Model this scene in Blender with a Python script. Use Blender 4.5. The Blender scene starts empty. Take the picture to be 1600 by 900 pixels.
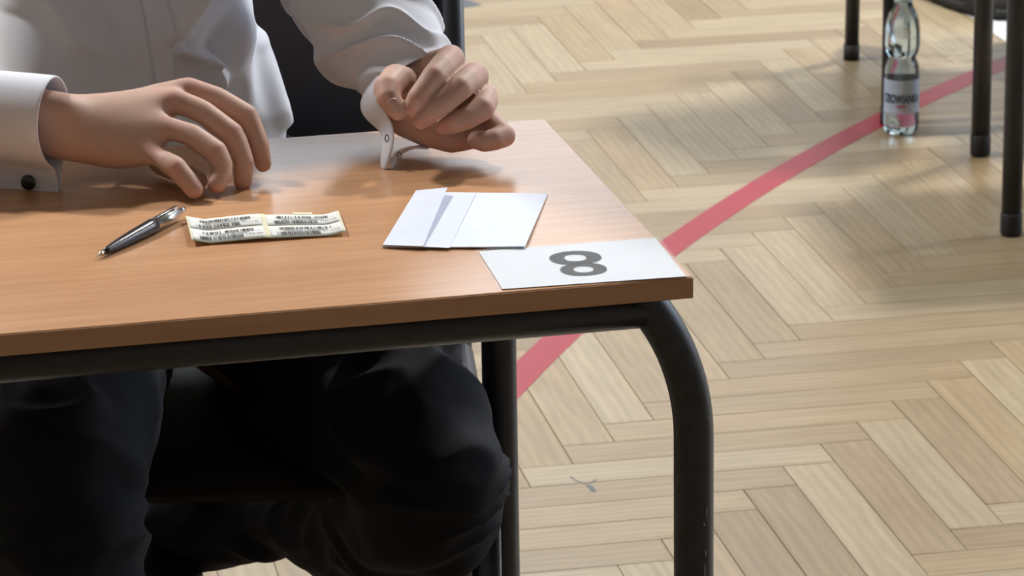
import bpy, bmesh, math, random
import numpy as np
from mathutils import Vector, Matrix, noise
from math import sin, cos, pi, radians, exp, sqrt

random.seed(5)
sc = bpy.context.scene
C = sc.collection

# ------------------------------------------------------------------ camera
CAM = Vector((-0.61086, -2.48040, 1.55559))
FW = Vector((0.17712771, 0.93731047, -0.30012474)).normalized()
RT = Vector((0.9815611, -0.1905057, -0.01566452)).normalized()
UP = Vector((0.07185799, 0.29181615, 0.95377134)).normalized()
FPX = 5400.0
cd = bpy.data.cameras.new('camera')
cam = bpy.data.objects.new('camera', cd); C.objects.link(cam)
m = Matrix.Identity(4)
for i in range(3):
    m[i][0] = RT[i]; m[i][1] = UP[i]; m[i][2] = -FW[i]; m[i][3] = CAM[i]
cam.matrix_world = m
cd.sensor_width = 36; cd.lens = FPX / 1600 * 36
cd.clip_start = 0.05; cd.clip_end = 60
cd.dof.use_dof = True; cd.dof.focus_distance = 2.8; cd.dof.aperture_fstop = 26
sc.camera = cam

# ------------------------------------------------------------------ view, world
sc.view_settings.view_transform = 'Standard'
sc.view_settings.look = 'None'
sc.view_settings.gamma = 1
sc.view_settings.use_curve_mapping = False
sc.view_settings.exposure = -1.82
sc.cycles.use_denoising = True
sc.cycles.max_bounces = 8
sc.cycles.diffuse_bounces = 4
sc.cycles.caustics_reflective = False
sc.cycles.caustics_refractive = False
w = bpy.data.worlds.new('world'); sc.world = w; w.use_nodes = True
w.node_tree.nodes['Background'].inputs[0].default_value = (0.72, 0.82, 1.0, 1)
w.node_tree.nodes['Background'].inputs[1].default_value = 1.0

WINDOW_BACK = 11.5      # radiance of the sky seen through the high windows behind the candidate
WINDOW_RIGHT = 14.0
LAMP = 2000.0

# ------------------------------------------------------------------ helpers
def at(x, y, Y):
    """the point of the vertical plane at depth Y that the photograph shows at pixel x, y"""
    d = FW + RT * ((x - 800) / FPX) - UP * ((y - 450) / FPX)
    return CAM + d * ((Y - CAM.y) / d.y)

def on_z(x, y, z):
    d = FW + RT * ((x - 800) / FPX) - UP * ((y - 450) / FPX)
    return CAM + d * ((z - CAM.z) / d.z)

def link(o, parent=None):
    C.objects.link(o)
    if parent: o.parent = parent
    return o

def tag(o, label=None, cat=None, group=None, kind=None):
    if label: o['label'] = label
    if cat: o['category'] = cat
    if group: o['group'] = group
    if kind: o['kind'] = kind
    return o

def empty(name, loc=(0, 0, 0), rz=0):
    o = bpy.data.objects.new(name, None); o.location = loc; o.rotation_euler = (0, 0, rz)
    o.empty_display_size = .05
    return link(o)

def obj(name, bm, mat, parent=None, smooth=True):
    me = bpy.data.meshes.new(name)
    bm.to_mesh(me); bm.free()
    me.materials.append(mat)
    if smooth:
        for p in me.polygons: p.use_smooth = True
    return link(bpy.data.objects.new(name, me), parent)

def from_py(name, v, f, mat, parent=None, smooth=True):
    me = bpy.data.meshes.new(name); me.from_pydata([tuple(p) for p in v], [], f); me.update()
    me.materials.append(mat)
    if smooth:
        for p in me.polygons: p.use_smooth = True
    return link(bpy.data.objects.new(name, me), parent)

def box(bm, x0, x1, y0, y1, z0, z1, bev=0):
    r = bmesh.ops.create_cube(bm, size=1)
    for v in r['verts']:
        v.co = Vector(((x0 + x1) / 2 + v.co.x * (x1 - x0), (y0 + y1) / 2 + v.co.y * (y1 - y0), (z0 + z1) / 2 + v.co.z * (z1 - z0)))
    if bev:
        es = list({e for v in r['verts'] for e in v.link_edges})
        bmesh.ops.bevel(bm, geom=es, offset=bev, segments=2, profile=.5, affect='EDGES')

def ring_frame(a, prev=None):
    a = a.normalized()
    ref = prev if prev is not None else (Vector((0, 0, 1)) if abs(a.z) < .9 else Vector((0, 1, 0)))
    s = (ref - a * ref.dot(a)).normalized()
    return s, a.cross(s)

def tube(bm, pts, radii, n=24, caps=True):
    pts = [Vector(p) for p in pts]
    if not hasattr(radii, '__len__'): radii = [radii] * len(pts)
    rings = []; prev = None
    for i, p in enumerate(pts):
        a = (pts[min(i + 1, len(pts) - 1)] - pts[max(i - 1, 0)])
        s, t = ring_frame(a, prev); prev = s
        rings.append([bm.verts.new(p + (s * cos(2 * pi * k / n) + t * sin(2 * pi * k / n)) * radii[i]) for k in range(n)])
    for i in range(len(rings) - 1):
        for k in range(n):
            bm.faces.new((rings[i][k], rings[i][(k + 1) % n], rings[i + 1][(k + 1) % n], rings[i + 1][k]))
    if caps:
        bm.faces.new(rings[0][::-1]); bm.faces.new(rings[-1])

def lathe(bm, prof, n=40, org=(0, 0, 0), rfun=None):
    rings = []
    for r, z in prof:
        ring = []
        for k in range(n):
            a = 2 * pi * k / n
            rr = r if rfun is None else rfun(r, z, a)
            ring.append(bm.verts.new((org[0] + rr * cos(a), org[1] + rr * sin(a), org[2] + z)))
        rings.append(ring)
    for i in range(len(rings) - 1):
        for k in range(n):
            bm.faces.new((rings[i][k], rings[i][(k + 1) % n], rings[i + 1][(k + 1) % n], rings[i + 1][k]))
    bm.faces.new(rings[0][::-1]); bm.faces.new(rings[-1])

def fillet(a, b, c, r, n=10):
    """points of a round bend of radius r at b"""
    a, b, c = Vector(a), Vector(b), Vector(c)
    u = (a - b).normalized(); v = (c - b).normalized()
    ang = u.angle(v); d = r / math.tan(ang / 2)
    p, q = b + u * d, b + v * d
    cen = b + (u + v).normalized() * (r / sin(ang / 2))
    e0 = p - cen; e1 = q - cen; tot = e0.angle(e1); ax = e0.cross(e1).normalized()
    return [cen + Matrix.Rotation(tot * i / n, 3, ax) @ e0 for i in range(n + 1)]

def apply_mods(o):
    dg = bpy.context.evaluated_depsgraph_get()
    me = bpy.data.meshes.new_from_object(o.evaluated_get(dg))
    old = o.data; o.modifiers.clear(); o.data = me; me.name = old.name
    for p in me.polygons: p.use_smooth = True

def blob(bm, p, r, scale=(1, 1, 1), rot=None, sub=3):
    res = bmesh.ops.create_icosphere(bm, subdivisions=sub, radius=1)
    for v in res['verts']:
        c = Vector((v.co.x * scale[0] * r, v.co.y * scale[1] * r, v.co.z * scale[2] * r))
        if rot: c = rot @ c
        v.co = Vector(p) + c

def limb(bm, chain, n=20):
    """round tapering segments through (point, radius); overlapping closed pieces, later fused by a voxel remesh"""
    for (p, r) in chain: blob(bm, p, r * 1.0)
    for (p, r), (q, s) in zip(chain[:-1], chain[1:]):
        tube(bm, [p, q], [r, s], n)

def fuse(name, bm, mat, parent, voxel, smooth=6, dec=None):
    o = obj(name, bm, mat, parent)
    r = o.modifiers.new('r', 'REMESH'); r.mode = 'VOXEL'; r.voxel_size = voxel
    s = o.modifiers.new('s', 'SMOOTH'); s.factor = .5; s.iterations = smooth
    apply_mods(o)
    return o

# ------------------------------------------------------------------ materials
def mat(name):
    M = bpy.data.materials.new(name); M.use_nodes = True
    nt = M.node_tree; b = nt.nodes['Principled BSDF']
    return M, nt, b

def N(nt, t, **kw):
    n = nt.nodes.new(t)
    for k, v in kw.items(): setattr(n, k, v)
    return n

def simple(name, col, rough=.5, metal=0, spec=.5, coat=0, bump=None, noise_col=0, nscale=40):
    M, nt, b = mat(name)
    b.inputs['Base Color'].default_value = (*col, 1); b.inputs['Roughness'].default_value = rough
    b.inputs['Metallic'].default_value = metal; b.inputs['Specular IOR Level'].default_value = spec
    b.inputs['Coat Weight'].default_value = coat
    tc = N(nt, 'ShaderNodeTexCoord')
    if noise_col:
        no = N(nt, 'ShaderNodeTexNoise'); no.inputs['Scale'].default_value = nscale; no.inputs['Detail'].default_value = 4
        nt.links.new(tc.outputs['Object'], no.inputs['Vector'])
        cr = N(nt, 'ShaderNodeValToRGB')
        cr.color_ramp.elements[0].position = .3; cr.color_ramp.elements[1].position = .7
        cr.color_ramp.elements[0].color = (*[c * (1 - noise_col) for c in col], 1)
        cr.color_ramp.elements[1].color = (*[min(1, c * (1 + noise_col)) for c in col], 1)
        nt.links.new(no.outputs['Fac'], cr.inputs['Fac']); nt.links.new(cr.outputs['Color'], b.inputs['Base Color'])
    if bump:
        no = N(nt, 'ShaderNodeTexNoise'); no.inputs['Scale'].default_value = bump[0]; no.inputs['Detail'].default_value = 5
        nt.links.new(tc.outputs['Object'], no.inputs['Vector'])
        bp = N(nt, 'ShaderNodeBump'); bp.inputs['Strength'].default_value = bump[1]; bp.inputs['Distance'].default_value = bump[2]
        nt.links.new(no.outputs['Fac'], bp.inputs['Height']); nt.links.new(bp.outputs['Normal'], b.inputs['Normal'])
    return M

def parquet_mat(name, mode):
    """oak blocks: grain runs along u; one random tone per block (object random, or the 'tone' attribute)"""
    M, nt, b = mat(name); L = nt.links.new
    uv = N(nt, 'ShaderNodeUVMap'); uv.uv_map = 'UVMap'
    if mode == 'object':
        oi = N(nt, 'ShaderNodeObjectInfo'); rnd = oi.outputs['Random']
    else:
        at_ = N(nt, 'ShaderNodeAttribute'); at_.attribute_name = 'tone'; rnd = at_.outputs['Fac']
    off = N(nt, 'ShaderNodeCombineXYZ')
    mu = N(nt, 'ShaderNodeMath', operation='MULTIPLY'); mu.inputs[1].default_value = 97.0; L(rnd, mu.inputs[0])
    L(mu.outputs[0], off.inputs[0]); L(mu.outputs[0], off.inputs[1]); L(mu.outputs[0], off.inputs[2])
    add = N(nt, 'ShaderNodeVectorMath', operation='ADD'); L(uv.outputs[0], add.inputs[0]); L(off.outputs[0], add.inputs[1])
    mp = N(nt, 'ShaderNodeMapping'); mp.inputs['Scale'].default_value = (4, 34, 1); L(add.outputs[0], mp.inputs[0])
    n1 = N(nt, 'ShaderNodeTexNoise'); n1.inputs['Scale'].default_value = 1.6; n1.inputs['Detail'].default_value = 8; n1.inputs['Roughness'].default_value = .65
    n1.inputs['Distortion'].default_value = .6
    L(mp.outputs[0], n1.inputs['Vector'])
    mp2 = N(nt, 'ShaderNodeMapping'); mp2.inputs['Scale'].default_value = (4.5, 22, 1); L(add.outputs[0], mp2.inputs[0])
    wv = N(nt, 'ShaderNodeTexWave'); wv.wave_type = 'RINGS'; wv.inputs['Scale'].default_value = .9
    wv.inputs['Distortion'].default_value = 5; wv.inputs['Detail'].default_value = 3; wv.inputs['Detail Scale'].default_value = 1.2
    L(mp2.outputs[0], wv.inputs['Vector'])
    cr = N(nt, 'ShaderNodeValToRGB'); e = cr.color_ramp.elements
    e[0].position = .25; e[0].color = (.215, .163, .094, 1); e[1].position = .75; e[1].color = (.305, .240, .147, 1)
    L(n1.outputs['Fac'], cr.inputs['Fac'])
    tone = N(nt, 'ShaderNodeValToRGB'); t = tone.color_ramp.elements
    t[0].position = 0; t[0].color = (.76, .70, .62, 1); t[1].position = 1; t[1].color = (1.10, 1.12, 1.14, 1)
    for p_, c_ in ((.25, (.88, .84, .80, 1)), (.5, (.98, .92, .84, 1)), (.75, (1.04, 1.06, 1.10, 1))):
        k = t.new(p_); k.color = c_
    r2 = N(nt, 'ShaderNodeMath', operation='FRACT')
    m2 = N(nt, 'ShaderNodeMath', operation='MULTIPLY'); m2.inputs[1].default_value = 7.31; L(rnd, m2.inputs[0]); L(m2.outputs[0], r2.inputs[0])
    L(r2.outputs[0], tone.inputs['Fac'])
    mx = N(nt, 'ShaderNodeMix', data_type='RGBA', blend_type='MULTIPLY'); mx.inputs['Factor'].default_value = 1
    L(cr.outputs[0], mx.inputs['A']); L(tone.outputs[0], mx.inputs['B'])
    wr = N(nt, 'ShaderNodeMapRange'); wr.inputs['To Min'].default_value = .90; wr.inputs['To Max'].default_value = 1.05
    L(wv.outputs['Fac'], wr.inputs['Value'])
    mx2 = N(nt, 'ShaderNodeMix', data_type='RGBA', blend_type='MULTIPLY'); mx2.inputs['Factor'].default_value = 1
    L(mx.outputs['Result'], mx2.inputs['A']); L(wr.outputs[0], mx2.inputs['B'])
    L(mx2.outputs['Result'], b.inputs['Base Color'])
    b.inputs['Roughness'].default_value = .36; b.inputs['Specular IOR Level'].default_value = .5
    tc = N(nt, 'ShaderNodeTexCoord')
    rn = N(nt, 'ShaderNodeTexNoise'); rn.inputs['Scale'].default_value = 6; rn.inputs['Detail'].default_value = 4
    L(tc.outputs['Object'] if mode != 'object' else add.outputs[0], rn.inputs['Vector'])
    rr = N(nt, 'ShaderNodeMapRange'); rr.inputs['To Min'].default_value = .30; rr.inputs['To Max'].default_value = .46
    L(rn.outputs['Fac'], rr.inputs['Value']); L(rr.outputs[0], b.inputs['Roughness'])
    bp = N(nt, 'ShaderNodeBump'); bp.inputs['Strength'].default_value = .12; bp.inputs['Distance'].default_value = .001
    L(n1.outputs['Fac'], bp.inputs['Height']); L(bp.outputs[0], b.inputs['Normal'])
    return M

def desk_wood(name, c0, c1, rough=.34):
    M, nt, b = mat(name); L = nt.links.new
    tc = N(nt, 'ShaderNodeTexCoord')
    mp = N(nt, 'ShaderNodeMapping'); mp.inputs['Scale'].default_value = (7, 130, 130); L(tc.outputs['Object'], mp.inputs[0])
    n1 = N(nt, 'ShaderNodeTexNoise'); n1.inputs['Scale'].default_value = 1; n1.inputs['Detail'].default_value = 7; n1.inputs['Distortion'].default_value = .4
    L(mp.outputs[0], n1.inputs['Vector'])
    mp2 = N(nt, 'ShaderNodeMapping'); mp2.inputs['Scale'].default_value = (2.2, 17, 17); L(tc.outputs['Object'], mp2.inputs[0])
    n2 = N(nt, 'ShaderNodeTexNoise'); n2.inputs['Scale'].default_value = 1; n2.inputs['Detail'].default_value = 4; L(mp2.outputs[0], n2.inputs['Vector'])
    ad = N(nt, 'ShaderNodeMix', data_type='FLOAT'); ad.inputs['Factor'].default_value = .5
    L(n1.outputs['Fac'], ad.inputs['A']); L(n2.outputs['Fac'], ad.inputs['B'])
    cr = N(nt, 'ShaderNodeValToRGB'); e = cr.color_ramp.elements
    e[0].position = .36; e[0].color = (*c0, 1); e[1].position = .64; e[1].color = (*c1, 1)
    L(ad.outputs[0], cr.inputs['Fac']); L(cr.outputs[0], b.inputs['Base Color'])
    b.inputs['Roughness'].default_value = rough
    bp = N(nt, 'ShaderNodeBump'); bp.inputs['Strength'].default_value = .05; bp.inputs['Distance'].default_value = .001
    L(n1.outputs['Fac'], bp.inputs['Height']); L(bp.outputs[0], b.inputs['Normal'])
    return M

def skin_mat():
    M, nt, b = mat('skin'); L = nt.links.new
    a = N(nt, 'ShaderNodeAttribute'); a.attribute_name = 'redness'
    tc = N(nt, 'ShaderNodeTexCoord')
    no = N(nt, 'ShaderNodeTexNoise'); no.inputs['Scale'].default_value = 70; no.inputs['Detail'].default_value = 5; L(tc.outputs['Object'], no.inputs['Vector'])
    ad = N(nt, 'ShaderNodeMath', operation='MULTIPLY_ADD'); L(no.outputs['Fac'], ad.inputs[0]); ad.inputs[1].default_value = .5; L(a.outputs['Fac'], ad.inputs[2])
    cr = N(nt, 'ShaderNodeValToRGB'); e = cr.color_ramp.elements
    e[0].position = .15; e[0].color = (.57, .385, .30, 1); e[1].position = 1.0; e[1].color = (.58, .27, .235, 1)
    L(ad.outputs[0], cr.inputs['Fac']); L(cr.outputs[0], b.inputs['Base Color'])
    b.inputs['Roughness'].default_value = .58; b.inputs['Specular IOR Level'].default_value = .4
    b.inputs['Subsurface Weight'].default_value = .12; b.inputs['Subsurface Radius'].default_value = (.010, .004, .002); b.inputs['Subsurface Scale'].default_value = .5
    n2 = N(nt, 'ShaderNodeTexNoise'); n2.inputs['Scale'].default_value = 420; n2.inputs['Detail'].default_value = 3; L(tc.outputs['Object'], n2.inputs['Vector'])
    bp = N(nt, 'ShaderNodeBump'); bp.inputs['Strength'].default_value = .15; bp.inputs['Distance'].default_value = .0006
    L(n2.outputs['Fac'], bp.inputs['Height']); L(bp.outputs[0], b.inputs['Normal'])
    return M

def shirt_mat():
    M, nt, b = mat('white_cotton'); L = nt.links.new
    b.inputs['Base Color'].default_value = (.86, .88, .97, 1); b.inputs['Roughness'].default_value = .75
    b.inputs['Sheen Weight'].default_value = .15
    tc = N(nt, 'ShaderNodeTexCoord')
    ws = []
    for ax in ('X', 'Z'):
        wv = N(nt, 'ShaderNodeTexWave'); wv.bands_direction = ax; wv.inputs['Scale'].default_value = 500; L(tc.outputs['Object'], wv.inputs['Vector']); ws.append(wv)
    ad = N(nt, 'ShaderNodeMath', operation='ADD'); L(ws[0].outputs['Fac'], ad.inputs[0]); L(ws[1].outputs['Fac'], ad.inputs[1])
    bp = N(nt, 'ShaderNodeBump'); bp.inputs['Strength'].default_value = .08; bp.inputs['Distance'].default_value = .0004
    L(ad.outputs[0], bp.inputs['Height']); L(bp.outputs[0], b.inputs['Normal'])
    # thin cotton lets some light through
    tr = N(nt, 'ShaderNodeBsdfTranslucent'); tr.inputs['Color'].default_value = (.75, .76, .80, 1)
    mx = N(nt, 'ShaderNodeMixShader'); mx.inputs[0].default_value = .12
    out = nt.nodes['Material Output']
    L(b.outputs[0], mx.inputs[1]); L(tr.outputs[0], mx.inputs[2]); L(mx.outputs[0], out.inputs['Surface'])
    return M

def emit(name, col, s):
    M, nt, b = mat(name)
    b.inputs['Base Color'].default_value = (.8, .8, .8, 1)
    b.inputs['Emission Color'].default_value = (*col, 1); b.inputs['Emission Strength'].default_value = s
    return M

def see(name, col, a, rough=.3):
    M, nt, b = mat(name)
    b.inputs['Base Color'].default_value = (*col, 1); b.inputs['Alpha'].default_value = a; b.inputs['Roughness'].default_value = rough
    return M

M_par = parquet_mat('oak_parquet', 'object'); M_par2 = parquet_mat('oak_parquet_field', 'attr')
M_joint = simple('dark_joint', (.05, .035, .02), .8, noise_col=.2)
M_red = see('red_line_paint', (.27, .009, .024), .94, .42)
M_white_line = see('white_line_paint', (.50, .51, .53), .92, .4)
M_grey_line = see('grey_line_paint', (.07, .08, .10), .9, .4)
M_top = desk_wood('beech_laminate', (.50, .265, .135), (.61, .345, .185), .26)
M_edge = desk_wood('beech_edge_band', (.44, .235, .13), (.54, .31, .18), .4)
M_metal = simple('black_painted_steel', (.0165, .019, .027), .40, spec=.5, bump=(260, .12, .0005), noise_col=.25, nscale=90)
M_scuff = simple('bare_scuffed_steel', (.35, .34, .33), .5)
M_rubber = simple('black_rubber', (.012, .012, .012), .7)
M_chair = simple('dark_navy_backrest', (.010, .013, .022), .5, bump=(300, .1, .0005), noise_col=.15)
M_seat = simple('dark_stained_plywood', (.010, .007, .005), .6, spec=.25, noise_col=.3, nscale=12)
M_slate = simple('slate_grey_steel', (.045, .06, .085), .35)
M_skin = skin_mat()
M_nail = simple('fingernail', (.54, .34, .28), .35, noise_col=.05)
M_shirt = shirt_mat()
M_trouser = simple('black_navy_trouser_cloth', (.0045, .0055, .0095), .85, spec=.25, bump=(500, .2, .0006), noise_col=.3, nscale=8)
M_leather = simple('polished_black_leather', (.010, .010, .012), .42, spec=.3, bump=(60, .15, .001), noise_col=.2)
M_hair = simple('brown_hair', (.05, .03, .02), .6, bump=(200, .4, .002), noise_col=.3)
M_onyx = simple('black_onyx', (.006, .006, .008), .2, coat=.5)
M_thread = simple('grey_thread', (.22, .23, .25), .7)
M_pen = simple('black_pen_plastic', (.008, .008, .014), .3, noise_col=.1)
M_chrome = simple('brushed_chrome', (.62, .63, .64), .16, metal=1, noise_col=.05)
M_brass = simple('brass_tip', (.7, .6, .45), .25, metal=1)
M_paper = simple('white_envelope_paper', (.70, .75, .86), .7, bump=(300, .05, .0003), noise_col=.02)
M_paper_in = simple('envelope_flap_paper', (.66, .71, .84), .7, noise_col=.02)
M_card = simple('white_card', (.66, .70, .75), .6, noise_col=.015)
M_ink = simple('black_print', (.015, .015, .017), .6, spec=.1)
M_ink2 = simple('grey_print', (.16, .16, .17), .6)
M_label = simple('white_label_paper', (.72, .73, .70), .6, noise_col=.03)
M_cream = simple('cream_backing_paper', (.70, .68, .48), .5, noise_col=.03)
M_wall = simple('painted_plaster', (.46, .44, .40), .9, bump=(30, .1, .002), noise_col=.03, nscale=3)
M_ceil = simple('ceiling_plaster', (.55, .54, .52), .9, noise_col=.03, nscale=3)
M_frame = simple('white_window_frame', (.75, .75, .74), .5, noise_col=.02)
M_fixture = simple('lamp_housing', (.6, .6, .6), .5, noise_col=.02)
M_lamp = emit('lit_lamp_diffuser', (1.0, .985, .975), LAMP)
M_winb = emit('daylit_window_glass', (.80, .90, 1.0), WINDOW_BACK)
M_winr = emit('daylit_side_window_glass', (.50, .72, 1.0), WINDOW_RIGHT)

M_lam, nt, b = mat('clear_laminate_film')
b.inputs['Base Color'].default_value = (.9, .9, .9, 1); b.inputs['Roughness'].default_value = .22
b.inputs['Alpha'].default_value = .06
no = N(nt, 'ShaderNodeTexNoise'); no.inputs['Scale'].default_value = 60
bp = N(nt, 'ShaderNodeBump'); bp.inputs['Strength'].default_value = .3; bp.inputs['Distance'].default_value = .001
tc = N(nt, 'ShaderNodeTexCoord'); nt.links.new(tc.outputs['Object'], no.inputs['Vector'])
nt.links.new(no.outputs['Fac'], bp.inputs['Height']); nt.links.new(bp.outputs[0], b.inputs['Normal'])

M_pet, nt, b = mat('clear_blue_plastic')
b.inputs['Base Color'].default_value = (.70, .88, 1.0, 1); b.inputs['Roughness'].default_value = .03
b.inputs['Transmission Weight'].default_value = 1; b.inputs['IOR'].default_value = 1.33
M_cap = simple('pale_blue_cap', (.42, .62, .66), .4, noise_col=.03)
M_blabel = see('translucent_blue_label', (.42, .52, .66), .86, .4)
M_emblem = see('frosted_emblem', (.62, .66, .74), .55, .5)
M_btext = simple('navy_print', (.02, .025, .07), .5)
M_bred = simple('red_print', (.45, .05, .10), .5)

# ------------------------------------------------------------------ the hall
X0, X1, Y0, Y1, ZC = -9.0, 10.0, -7.0, 10.0, 6.0
def structure(name, boxes, m, parent=None):
    bm = bmesh.new()
    for b_ in boxes: box(bm, *b_)
    return tag(obj(name, bm, m, parent, smooth=False), kind='structure')

floor = structure('floor', [(X0, X1, Y0, Y1, -.10, -.0042)], M_joint)
structure('ceiling', [(X0, X1, Y0, Y1, ZC, ZC + .15)], M_ceil)
structure('wall_left', [(X0 - .2, X0, Y0, Y1, 0, ZC)], M_wall)
structure('wall_front', [(X0, X1, Y0 - .2, Y0, 0, ZC)], M_wall)

def window_wall(wall_name, along, a0, a1, fixed, thick, wins, z0, z1, pane_m, n0):
    """a wall with a row of openings; along = 'x' or 'y'"""
    bs = []
    def B(p, q, zz0, zz1, f0, f1): return (p, q, f0, f1, zz0, zz1) if along == 'x' else (f0, f1, p, q, zz0, zz1)
    f0, f1 = fixed, fixed + thick
    bs.append(B(a0, a1, 0, z0, f0, f1)); bs.append(B(a0, a1, z1, ZC, f0, f1))
    cur = a0
    for (p, q) in wins:
        bs.append(B(cur, p, z0, z1, f0, f1)); cur = q
    bs.append(B(cur, a1, z0, z1, f0, f1))
    structure(wall_name, bs, M_wall)
    for i, (p, q) in enumerate(wins):
        fr = structure('window_%d' % (n0 + i), [B(p, p + .06, z0, z1, f0 + .04, f0 + .12), B(q - .06, q, z0, z1, f0 + .04, f0 + .12),
             B(p, q, z0, z0 + .06, f0 + .04, f0 + .12), B(p, q, z1 - .06, z1, f0 + .04, f0 + .12),
             B((p + q) / 2 - .03, (p + q) / 2 + .03, z0, z1, f0 + .045, f0 + .115), B(p, q, (z0 + z1) / 2 - .03, (z0 + z1) / 2 + .03, f0 + .045, f0 + .115)], M_frame)
        structure('window_pane', [B(p + .05, q - .05, z0 + .05, z1 - .05, f0 + .075, f0 + .085)], pane_m, fr)
BACK_WINS = [(-4.6, -2.6), (-2.1, -.1), (.4, 2.4), (2.9, 4.9), (5.4, 7.4)]
RIGHT_WINS = [(0, 2.4), (3.0, 5.4), (6.0, 8.4)]
window_wall('wall_back', 'x', X0, X1, Y1, .2, BACK_WINS, 2.7, 5.2, M_winb, 1)
window_wall('wall_right', 'y', Y0, Y1, X1, .2, RIGHT_WINS, 1.2, 5.2, M_winr, 6)

for i_, (lx, ly, wh) in enumerate(((-2.8, 3.5, 'left'), (2.9, 4.1, 'middle'), (8.2, 3.8, 'right'))):
    t = empty('ceiling_lamp', (lx, ly, ZC - .8))
    tag(t, 'round lit high-bay hall lamp, the ' + wh + ' one of three', 'lamp', 'lamps on the hall ceiling')
    bm = bmesh.new(); lathe(bm, [(.30, -.26), (.30, -.22), (.22, -.12), (.08, -.04), (.012, 0), (.012, .8)], 32); obj('housing', bm, M_fixture, t, False)
    bm = bmesh.new(); lathe(bm, [(.26, -.272), (.27, -.262)], 32); obj('diffuser', bm, M_lamp, t, False)

# ------------------------------------------------------------------ herringbone parquet
PW, PL = .07, .3996
OX, OY = .72993, 2.57543
GAP = .0009
def block_mesh(name, seed, horizontal):
    rr = random.Random(seed)
    bm = bmesh.new()
    lx, ly = (PL - GAP, PW - GAP)
    box(bm, 0, lx, 0, ly, -.0045, 0)
    top = [v for v in bm.verts if v.co.z > -.001]
    for v in bm.verts: v.co.x += GAP / 2; v.co.y += GAP / 2
    tf = [f for f in bm.faces if all(v.co.z > -.001 for v in f.verts)]
    bmesh.ops.bevel(bm, geom=list(tf[0].edges), offset=.0006, segments=1, affect='EDGES')
    for v in bm.verts: v.co.z += rr.uniform(-.00012, .00012)
    uvl = bm.loops.layers.uv.new('UVMap')
    for f in bm.faces:
        for l in f.loops: l[uvl].uv = (l.vert.co.x, l.vert.co.y)
    me = bpy.data.meshes.new(name)
    if not horizontal:
        bmesh.ops.rotate(bm, verts=bm.verts, cent=(0, 0, 0), matrix=Matrix.Rotation(-pi / 2, 3, 'Z'))
    bm.to_mesh(me); bm.free(); me.materials.append(M_par)
    return me
meshes_x = [block_mesh('parquet_block_across', i, True) for i in range(6)]
meshes_y = [block_mesh('parquet_block_along', 50 + i, False) for i in range(6)]
blocks = []
for m_ in range(-40, 41):
    for k_ in range(-280, 281):
        x, y = OX + k_ * PW + m_ * PL, OY + k_ * PW - m_ * PL     # near left corner of the far end of a lengthwise block
        if X0 + .05 < x < X1 - .5 and Y0 + .9 < y < Y1 - .05:
            blocks.append((x, y, 0))                          # lengthwise block: from (x, y) towards -Y, width +X
            blocks.append((x, y - PL - PW, 1))                 # crosswise block: x..x+L, y-L-W..y-L
def view_px(x, y):
    d = Vector((x, y, 0)) - CAM; z = d.dot(FW)
    return 800 + FPX * d.dot(RT) / z, 450 - FPX * d.dot(UP) / z, z
near = []; far = []
for b_ in blocks:
    cx, cy = (b_[0] + PW / 2, b_[1] - PL / 2) if b_[2] == 0 else (b_[0] + PL / 2, b_[1] + PW / 2)
    px, py, z = view_px(cx, cy)
    if z > .5 and 480 < px < 1800 and -110 < py < 1010:
        near.append((abs(px - 1150) / 650 + abs(py - 450) / 560, b_))
    else: far.append(b_)
near.sort(key=lambda t: t[0])
far += [b_ for _, b_ in near[298:]]
for i, (_, (x, y, o_)) in enumerate(near[:298]):
    o = bpy.data.objects.new('parquet_block', (meshes_x if o_ else meshes_y)[random.randrange(6)])
    o.location = (x, y, random.uniform(-.00010, .00010))
    C.objects.link(o); o.parent = floor
# the rest of the field joined
v4 = np.array([(GAP / 2, GAP / 2), (PL - GAP / 2, GAP / 2), (PL - GAP / 2, PW - GAP / 2), (GAP / 2, PW - GAP / 2)])
vs = []; fs = []; uvs = []; tones = []
for (x, y, o_) in far:
    q = v4 if o_ else np.stack([v4[:, 1], -v4[:, 0]], 1)
    n0 = len(vs); zt = random.uniform(-.0002, .0001)
    order = (0, 1, 2, 3)
    for j in order: vs.append((x + q[j, 0], y + q[j, 1], zt))
    for j in order: vs.append((x + q[j, 0], y + q[j, 1], -.0045))
    F_ = [(0, 1, 2, 3), (0, 4, 5, 1), (1, 5, 6, 2), (2, 6, 7, 3), (3, 7, 4, 0)]
    tone = random.random()
    for f in F_:
        fs.append(tuple(n0 + k for k in f))
        for k in f: uvs.append(tuple(v4[k % 4]))
    tones += [tone] * 8
field = from_py('parquet_field', vs, fs, M_par2, floor, smooth=False)
field['kind'] = 'stuff'
ul = field.data.uv_layers.new(name='UVMap'); ul.data.foreach_set('uv', [c for u in uvs for c in u])
ta = field.data.attributes.new('tone', 'FLOAT', 'POINT'); ta.data.foreach_set('value', tones)

def painted_line(name, pts, width, m, label):
    """a thin painted band along a polyline of floor points"""
    P = [Vector((p[0], p[1], 0)) for p in pts]; v = []; f = []
    for i, p in enumerate(P):
        a = (P[min(i + 1, len(P) - 1)] - P[max(i - 1, 0)]).normalized(); s = Vector((-a.y, a.x, 0)) * (width / 2)
        v += [p + s + Vector((0, 0, .0006)), p - s + Vector((0, 0, .0006)), p - s + Vector((0, 0, .0003)), p + s + Vector((0, 0, .0003))]
    for i in range(len(P) - 1):
        a = 4 * i
        for j in range(4):
            f.append((a + j, a + (j + 1) % 4, a + 4 + (j + 1) % 4, a + 4 + j))
    f += [(0, 3, 2, 1), (4 * (len(P) - 1), 4 * (len(P) - 1) + 1, 4 * (len(P) - 1) + 2, 4 * (len(P) - 1) + 3)]
    o = from_py(name, v, f, m, floor, smooth=False); o['label'] = label
    return o
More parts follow.
